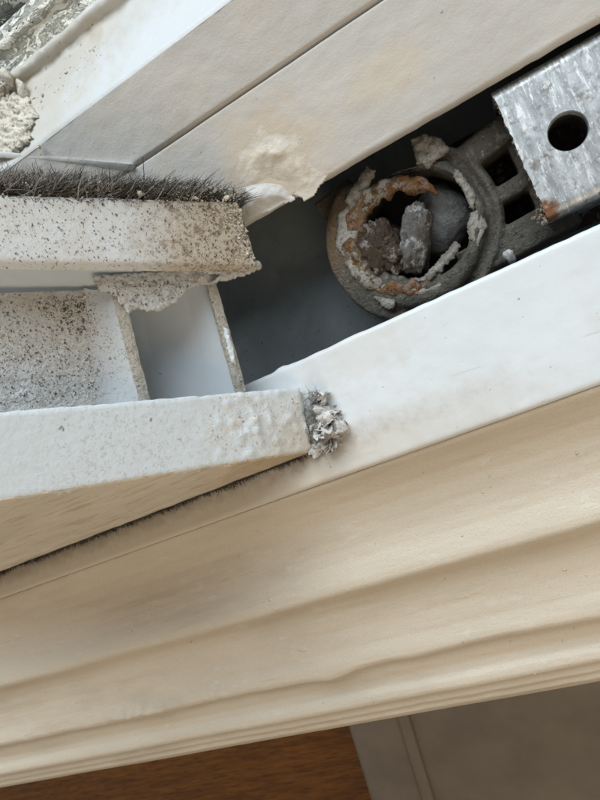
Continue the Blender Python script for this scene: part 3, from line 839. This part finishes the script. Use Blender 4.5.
# ================================================================== BALANCE SHOE
zi = Mat('oxidised_zinc', (.105, .096, .078), .5, .45, .2)
zi.vary(.25, .25); zi.mix(zi.step(zi.noise(.5, 6, .7), .56, .66), (.24, .225, .19), .6); zi.mix(zi.step(zi.noise(.8, 5, .7), .58, .66), (.05, .042, .03), .75)
zi.specks(1.2, .25, (.04, .035, .03), .3, k=.7); zi.bump(zi.noise(.8, 6, .7), .7).bump(zi.noise(4, 4), .2)
ZS = -5.5
shoe_c = onz(409, 233, ZS)
def shoe_local(p): return tuple(np.array(p) - np.array([shoe_c[0], shoe_c[1], -17]))
rs = zi.spot(shoe_local(onz(345, 225, ZS)), 6.5, .7, .6, .5); zi.mix(rs, (.20, .115, .045), .7); zi.mix(zi.step(zi.noise(1.6, 5, .75), .58, .63), (.03, .027, .022), .8); zi.mix(zi.step(zi.noise(1.1, 6, .75), .61, .65), (.40, .375, .33), .6)
MZI = zi.done(1)
ru = Mat('rust', (.20, .115, .05), .85, .2)
ru.mix(ru.step(ru.noise(.5, 5, .75), .47, .55), (.38, .35, .30), .95); ru.mix(ru.step(ru.noise(.3, 4, .6), .56, .66), (.27, .10, .025), .85)
ru.mix(ru.step(ru.noise(.9, 6, .75), .53, .60), (.06, .038, .022), .85)
for (a_, b_, r_) in ((418, 188, 3.6), (405, 284, 2.6), (350, 226, 2.4), (440, 196, 2.0)):
    ru.mix(ru.spot(tuple(onz(a_, b_, -5.5) - np.array([shoe_c[0], shoe_c[1], -15])), r_, .5, .5, .6), (.20, .078, .024), .55)
ru.mix(ru.step(ru.noise(1.4, 6, .75), .56, .60), (.05, .03, .018), .8)
ru.bump(ru.noise(.9, 6, .75), 1.0); MRU = ru.done(1)
cm = Mat('cam_metal', (.17, .165, .155), .45, .5, .2)
cm.mix(cm.step(cm.noise(.25, 5, .7), .48, .58), (.10, .08, .06), .7)
cm.mix(cm.step(cm.noise(.4, 6, .7), .52, .60), (.13, .11, .085), .8); cm.mix(cm.step(cm.noise(.6, 6, .75), .52, .57), (.52, .51, .48), .85); cm.mix(cm.step(cm.noise(1.2, 6, .75), .57, .61), (.03, .026, .02), .85); cm.bump(cm.noise(.9, 6, .75), .9)
MCM = cm.done(1)
cw = Mat('cam_wall_metal', (.10, .10, .095), .5, .4, .3); cw.vary(.4, .3); cw.mix(cw.step(cw.noise(.5, 6, .7), .55, .65), (.05, .045, .036), .7); cw.bump(cw.noise(.9, 5, .7), .35); MCW = cw.done(1)
br = Mat('brown_crust', (.058, .034, .016), .32, .6)
br.mix(br.step(br.noise(.4, 6, .8), .55, .60), (.34, .32, .29), .85); br.mix(br.step(br.noise(.8, 5, .7), .60, .68), (.26, .12, .04), .8); br.mix(br.step(br.noise(1.3, 6, .75), .56, .60), (.02, .016, .012), .85); br.bump(br.noise(.9, 6, .75), 1.0)
MBR = br.done(1)
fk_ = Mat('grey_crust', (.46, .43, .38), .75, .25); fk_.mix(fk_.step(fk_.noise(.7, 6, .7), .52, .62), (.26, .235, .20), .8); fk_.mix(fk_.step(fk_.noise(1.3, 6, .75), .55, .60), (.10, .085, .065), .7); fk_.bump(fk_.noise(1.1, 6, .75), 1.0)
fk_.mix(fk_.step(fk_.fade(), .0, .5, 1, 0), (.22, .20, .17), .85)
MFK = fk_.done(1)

shoe = thing('balance_shoe', 'corroded grey metal pivot shoe with a round rusty socket in the slot', 'pivot shoe', (shoe_c[0], shoe_c[1], -17))
# body: turned profile with uneven radius + ribs
items = []
ANG = math.atan2(*(onz(386, 152, -5.5) - onz(409, 233, -5.5))[[1, 0]])
BO = onz(418, 225, -5.5) - onz(409, 233, -5.5)
def ring(c, prof, n=160, wob=.32, seed=0):
    V = []; Fc = []; k = len(prof)
    for i in range(n):
        an = 2 * math.pi * i / n
        for j, (r, z) in enumerate(prof):
            q = (math.cos(an) * 6, math.sin(an) * 6, z)
            rr = r + wob * fz(q, 3.0, seed); zz = z + (wob * .7 * fz((math.cos(an) * r, math.sin(an) * r, 0), 2.5, seed + 4) if z > -9 else 0)
            da = (an - ANG + math.pi) % (2 * math.pi) - math.pi; nt = 1 / (1 + (abs(da) / .50) ** 8)
            if r > 9.6: rr = rr * (1 - nt) + min(rr, 9.7) * nt
            if z > -9: zz -= nt * 1.0
            lw = .5 - .5 * math.cos(an - ANG - 1.0)   # groove only on the arm side
            lw = max(0, min(1, (lw - .45) / .25))
            if 11.3 < r < 13.4 and z > -9: zz = zz * lw + (-5.3 - .25 * (r - 11)) * (1 - lw)
            wi = max(0, min(1, (10.6 - r) / 1.8))
            if r < 9.2: rr += .35 * fz((math.cos(an) * 9, math.sin(an) * 9, 2), 2.2, 8)
            V.append(np.array([c[0] + BO[0] * wi + rr * math.cos(an), c[1] + BO[1] * wi + rr * math.sin(an), zz]))
    for i in range(n):
        for j in range(k):
            a_, b_ = (j + 1) % k, (i + 1) % n
            Fc.append((i * k + j, i * k + a_, b_ * k + a_, b_ * k + j))
    return V, Fc
prof_ring = [(tuple(q)) for q in resample([(8.6, -16.8), (8.4, -6.2), (8.9, -5.1), (10.9, -5.0), (11.6, -5.5), (12.1, -7.2), (12.7, -7.2), (13.2, -5.9), (13.9, -5.8), (14.3, -6.6), (14.3, -16.8), (8.6, -16.8)], .5, 1)[:-1]]
hx, hy = onz(414, 226, ZS)[:2]
body = [ring((shoe_c[0], shoe_c[1]), prof_ring)]
def bar(name, p0, p1, w, z0, z1, mat, parent, amp=.12, seed=0):
    a = onz(*p0, z1); b = onz(*p1, z1); d = b - a; d /= np.linalg.norm(d); n = np.array([-d[1], d[0], 0]) * w / 2
    o = slab(name, [a - n, b - n, b + n, a + n], (0, 0, z0 - z1), mat, parent, .45, amp, 1.6, seed, .45)
    if name == 'arm' or name == 'cross_bar':
        base_ = np.array(parent.location) / MM
        body.append(([np.array(v.co) / MM + base_ for v in o.data.vertices], [tuple(p.vertices) for p in o.data.polygons]))
        me_ = o.data; bpy.data.objects.remove(o); bpy.data.meshes.remove(me_)
    return None
ZB = -7.0
bar('arm', (452, 168), (515, 118), 4.2, -16, ZB + .6, MZI, shoe, .2, 1)
bar('arm', (478, 208), (530, 176), 2.6, -16, ZB, MZI, shoe, .15, 3)
bar('arm', (462, 268), (575, 206), 5.0, -16, ZB + .4, MZI, shoe, .2, 5)
bar('cross_bar', (508, 130), (548, 212), 2.2, -16, ZB - .5, MZI, shoe, .15, 6)
bar('arm', (318, 212), (352, 186), 3.4, -16, ZB - 1.5, MZI, shoe, .2, 9)
v, f = join_data(body)
cast = mesh('cast_body', v, f, MZI, shoe)
rmod = cast.modifiers.new('remesh', 'REMESH'); rmod.mode = 'VOXEL'; rmod.voxel_size = .26 * MM; rmod.use_smooth_shade = True
smod = cast.modifiers.new('smooth', 'SMOOTH'); smod.factor = .5; smod.iterations = 2
# plate under the arms
q = [onz(440, 150, -15), onz(640, 40, -15), onz(650, 200, -15), onz(450, 280, -15)]
slab('back_plate', q, (0, 0, -1.6), MBR, shoe, 1.2, .1, 3)
# cam in the socket: floor, half lobes, rusty lip
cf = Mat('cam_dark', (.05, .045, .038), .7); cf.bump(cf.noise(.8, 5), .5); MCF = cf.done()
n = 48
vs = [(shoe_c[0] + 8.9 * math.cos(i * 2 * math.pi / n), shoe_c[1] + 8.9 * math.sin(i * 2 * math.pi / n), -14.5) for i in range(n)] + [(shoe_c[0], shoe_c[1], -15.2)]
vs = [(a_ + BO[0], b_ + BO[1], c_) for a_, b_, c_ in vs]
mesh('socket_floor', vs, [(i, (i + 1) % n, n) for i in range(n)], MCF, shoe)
cam_ = thing('pivot_cam', 'broken rusty two-lobed cam sunk in the round shoe socket', 'cam', (shoe_c[0], shoe_c[1], -15))
def lobe(name, c, size, rotdeg, seed, mat, rough=.28):
    bm = bmesh.new(); bmesh.ops.create_cube(bm, size=2)
    bmesh.ops.subdivide_edges(bm, edges=bm.edges[:], cuts=19, use_grid_fill=True)
    V = []; R_ = Matrix.Rotation(math.radians(rotdeg), 3, 'Z')
    for v in bm.verts:
        p = v.co.copy(); k = (abs(p.x) ** 3.6 + abs(p.y) ** 3.6 + abs(p.z) ** 3.6) ** (1 / 3.6)
        p = p / max(k, 1e-6)
        kk = 1 + rough * noise.fractal(p * 1.3 + Vector((seed, seed, seed)), .8, 2.1, 5) + rough * .35 * noise.fractal(p * 5 + Vector((seed, 0, seed)), .6, 2.1, 4)
        p = Vector((p.x * size[0], p.y * size[1], p.z * size[2])) * kk
        p = R_ @ p; V.append(np.array(c) + np.array(p))
    Fc = [tuple(v.index for v in f.verts) for f in bm.faces]; bm.free()
    return mesh(name, V, Fc, mat, cam_)
lobe('lobe', onz(385, 249, -9.0), (3.5, 5.0, 4.5), 16, 3.3, MBR, .3)
lobe('lobe', onz(417, 240, -8.3), (2.2, 5.2, 4.5), -30, 7.7, MCM, .2)
lobe('cam_wall', onz(440, 222, -12.3), (5.2, 4.8, 3.6), 30, 12.2, MCW, .07)
# rusty lip ring (partial torus), inside the collar
def arc_tube(c, R, r, a0, a1, z, seed, n=90, m_=12, flat=.7, wob=.3):
    V = []; Fc = []
    for i in range(n + 1):
        t = i / n; an = math.radians(a0 + (a1 - a0) * t); taper = min(1, t * 9 + .15, (1 - t) * 9 + .15)
        rr = r * taper * (1 + .35 * noise.noise(Vector((an * 2.2, seed, 0))))
        for k_ in range(m_):
            b_ = 2 * math.pi * k_ / m_
            ex = 1 + wob * noise.fractal(Vector((math.cos(an) * 4, math.sin(an) * 4, b_ * .6 + seed)), .8, 2, 4)
            R2 = R + rr * math.cos(b_) * ex
            V.append(np.array([c[0] + R2 * math.cos(an), c[1] + R2 * math.sin(an), z + rr * flat * math.sin(b_) * ex]))
    for i in range(n):
        for k_ in range(m_):
            q = (k_ + 1) % m_; Fc.append((i * m_ + k_, i * m_ + q, (i + 1) * m_ + q, (i + 1) * m_ + k_))
    Fc.append(tuple(range(m_))); Fc.append(tuple(n * m_ + k_ for k_ in range(m_)))
    return V, Fc
lc = onz(402, 238, -6)
v, f = arc_tube((lc[0], lc[1]), 8.3, 1.35, 24, 300, -5.7, 3.0, wob=.75)
mesh('rusty_lip', v, f, MRU, cam_)
# inner dark wall of socket is the collar bore; crusts of old paint on the collar
def coll(x, y): 
    return np.array([x, y, -5.05]), np.array([0, 0, 1.0])
def pz(pts, z=-5.0): return [tuple(onz(*p, z)[:2]) for p in pts]
for i, (pts, t) in enumerate([
        ([(410, 140), (425, 133), (442, 138), (452, 150), (438, 160), (428, 170), (416, 166), (412, 152)], .8),
        ([(350, 186), (366, 166), (376, 170), (372, 184), (362, 200), (350, 212), (344, 202)], .7),
        ([(342, 262), (354, 256), (368, 272), (380, 284), (372, 290), (356, 280)], .7),
        ([(424, 272), (440, 258), (458, 240), (462, 246), (450, 262), (438, 276), (420, 284), (412, 280)], .9),
        ([(452, 166), (466, 176), (478, 198), (474, 214), (466, 200), (456, 184)], .6),
        ([(372, 296), (386, 292), (398, 300), (392, 312), (380, 306)], .5),
        ([(336, 214), (350, 204), (360, 222), (355, 246), (345, 258), (335, 244)], .35), ([(398, 288), (424, 286), (446, 276), (452, 282), (430, 296), (404, 298)], .35), ([(466, 214), (480, 206), (488, 226), (478, 248), (468, 240)], .25)]):
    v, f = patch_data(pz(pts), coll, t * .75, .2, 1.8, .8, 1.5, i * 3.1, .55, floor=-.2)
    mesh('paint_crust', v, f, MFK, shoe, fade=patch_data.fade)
# white chip lodged under the arm
vv, ff = chunk(onz(510, 257, -3.0), 1.1, 4, (1.3, .7, .6), .5, 3)
m = Mat('white_chip_paint', (.45, .45, .44), .7); m.bump(m.noise(1.5, 5), .4)
tag(mesh('paint_chip', vv, ff, m.done(), None, True, loc=tuple(onz(510, 257, -3.0))), 'small white paint chip lodged between metal bracket and white flange', 'paint chip')

# ================================================================== GALVANISED BRACKET
gv = Mat('galvanised_steel', (.42, .44, .45), .5, .5, .55)
d_, c_ = gv.vor(.45, (.55, 1, 1), 1.2)
gv.vary(.3, .35, (2.4, .4, 1)); gv.mix(gv.step(gv.noise(.8, 6, .75, (2.0, .35, 1)), .53, .62), (.80, .82, .82), .8); gv.mix(gv.step(gv.noise(.5, 6, .7), .54, .64), (.24, .25, .245), .75); gv.mix(gv.step(gv.noise(2.2, 4, .7, (1.5, .7, 1)), .60, .66), (.85, .87, .87), .7); gv.mix(gv.step(gv.noise(.25, 5, .7), .56, .66), (.22, .19, .15), .6)  # pale brushed streaks carry specular glints painted into the steel colour
ZBR = -1.9
bc = onz(568, 131, ZBR)
gv.rough_from(gv.noise(.8, 4), .30, .62); gv.bump(gv.noise(.9, 5, .6, (1.5, .5, 1)), .12)
bk = thing('balance_bracket', 'galvanised steel channel bracket with a round hole fixed to the shoe', 'bracket', (bc[0], bc[1], -14))
bl_ = lambda p: tuple(np.array(p) - np.array([bc[0], bc[1], -14]))
gv.mix(gv.spot(bl_(onz(545, 213, ZBR - 1)), 2.0, .4, .5, .8), (.20, .085, .03), .95)
MGV = gv.done(.7)
corner = onz(497, 98, ZBR); cbot = onz(540, 213, ZBR)
yt, ylow = corner[1], cbot[1]; xl = .5 * (corner[0] + cbot[0]); xr = 105
rh = .5 * (np.linalg.norm(onz(547, 131, ZBR) - onz(589, 131, ZBR)))
# flat top with hole
bm = bmesh.new()
RB = 1.8
yA, yB = ylow + .3, yt - .3
bx = min(bc[1] - yA, yB - bc[1]) - .3; bx = min(bx, bc[0] - xl - .6)
def vv_(x, y, z=ZBR): return bm.verts.new((x, y, z))
nseg = 64; circ = []; sq = []; mid = []
for i in range(nseg):
    an = 2 * math.pi * i / nseg; c0, s0_ = math.cos(an), math.sin(an); kq = 1 / max(abs(c0), abs(s0_))
    circ.append(vv_(bc[0] + rh * c0, bc[1] + rh * s0_)); sq.append(vv_(bc[0] + bx * c0 * kq, bc[1] + bx * s0_ * kq))
low_r = [vv_(bc[0] + (rh - .12) * math.cos(2 * math.pi * i / nseg), bc[1] + (rh - .12) * math.sin(2 * math.pi * i / nseg), ZBR - .25) for i in range(nseg)]
low_b = [vv_(bc[0] + (rh - .12) * math.cos(2 * math.pi * i / nseg), bc[1] + (rh - .12) * math.sin(2 * math.pi * i / nseg), ZBR - 1.5) for i in range(nseg)]
for i in range(nseg):
    k_ = (i + 1) % nseg
    bm.faces.new((circ[i], circ[k_], sq[k_], sq[i])); bm.faces.new((low_r[i], low_r[k_], circ[k_], circ[i])); bm.faces.new((low_b[i], low_b[k_], low_r[k_], low_r[i]))
# remaining flat rectangles and bent sides (sections in y, runs in x)
def jag(y): return .22 * fz((0, y, 0), 1.1, 3) + .25 * (yt - y) / 16
ysec = [yA] + list(np.linspace(bc[1] - bx, bc[1] + bx, 9)) + [yB]
def sect(y0s):
    out = []
    for an in range(0, 91, 15):
        a_ = math.radians(90 - an); out.append((ylow + .3 - RB * math.cos(math.radians(an)) * 0 - RB * math.sin(math.radians(an)), ZBR - RB + RB * math.cos(math.radians(an))))
    return out
lowbend = [(yA - RB * math.sin(math.radians(a)), ZBR - RB + RB * math.cos(math.radians(a))) for a in range(0, 91, 6)] + [(yA - RB, -13)]
topbend = [(yB + RB * math.sin(math.radians(a)), ZBR - RB + RB * math.cos(math.radians(a))) for a in range(0, 91, 6)] + [(yB + RB, -13)]
full = list(reversed(lowbend)) + [(y, ZBR) for y in ysec[1:-1]] + topbend
def run(xs0, xs1, line, nx=2):
    rows = []
    for i in range(nx + 1):
        rows.append([vv_((xs0(y) if callable(xs0) else xs0) * (1 - i / nx) + xs1 * i / nx, y, z) for y, z in line])
    for i in range(nx):
        for j in range(len(line) - 1): bm.faces.new((rows[i][j], rows[i][j + 1], rows[i + 1][j + 1], rows[i + 1][j]))
fullj = []
for a_, b_ in zip(full[:-1], full[1:]):
    for t in range(4): fullj.append((a_[0] + (b_[0] - a_[0]) * t / 4, a_[1] + (b_[1] - a_[1]) * t / 4))
fullj.append(full[-1])
run(lambda y: xl + jag(y), bc[0] - bx, fullj, 3)
run(bc[0] + bx, xr, full, 4)
run(bc[0] - bx, bc[0] + bx, list(reversed(lowbend)) + [(bc[1] - bx, ZBR)], 2)
run(bc[0] - bx, bc[0] + bx, [(bc[1] + bx, ZBR)] + topbend, 2)
V = [np.array(v.co) for v in bm.verts]; bm.verts.index_update(); Fc = [tuple(v.index for v in f.verts) for f in bm.faces]; bm.free()
o = mesh('channel', V, Fc, MGV, bk)
bmm = bmesh.new(); bmm.from_mesh(o.data); bmesh.ops.remove_doubles(bmm, verts=bmm.verts[:], dist=.00005); bmesh.ops.recalc_face_normals(bmm, faces=bmm.faces[:]); bmm.to_mesh(o.data); bmm.free()
o.data.polygons.foreach_set('use_smooth', [False] * len(o.data.polygons))
sm = o.modifiers.new('solid', 'SOLIDIFY'); sm.thickness = 1.0 * MM; sm.offset = -1
vs = []; fs = []
for i in range(48):
    an = 2 * math.pi * i / 48
    for z_, r_ in ((ZBR - 1.6, rh + .25), (ZBR - 7.5, rh + .1)): vs.append((bc[0] + r_ * math.cos(an), bc[1] + r_ * math.sin(an), z_))
    fs.append((2 * i, 2 * i + 1, (2 * i + 3) % 96, (2 * i + 2) % 96))
mesh('hole_sleeve', vs, fs, MZI, bk)
# rust crust at the bracket corner, worn lip
it = []
for i in range(46):
    t = random.random(); p = onz(545, 213, ZBR - .6) + np.array([random.gauss(0, .9), random.gauss(-.1, .6), random.gauss(-.2, .3)])
    it.append(chunk(p, random.uniform(.15, .45), random.random() * 60, (1, .8, .6), .5, 1))
for i in range(60):
    t = random.random() ** .7; y = yt - .3 + (ylow - yt + .3) * t; p = np.array([xl + jag(y) - .05, y, ZBR - random.uniform(0, .6)])
    it.append(chunk(p, random.uniform(.08, .25), random.random() * 60, (1, .8, .6), .5, 1))
v, f = join_data(it); mesh('rust_crumbs', v, f, MRU, bk, False)['kind'] = 'stuff'
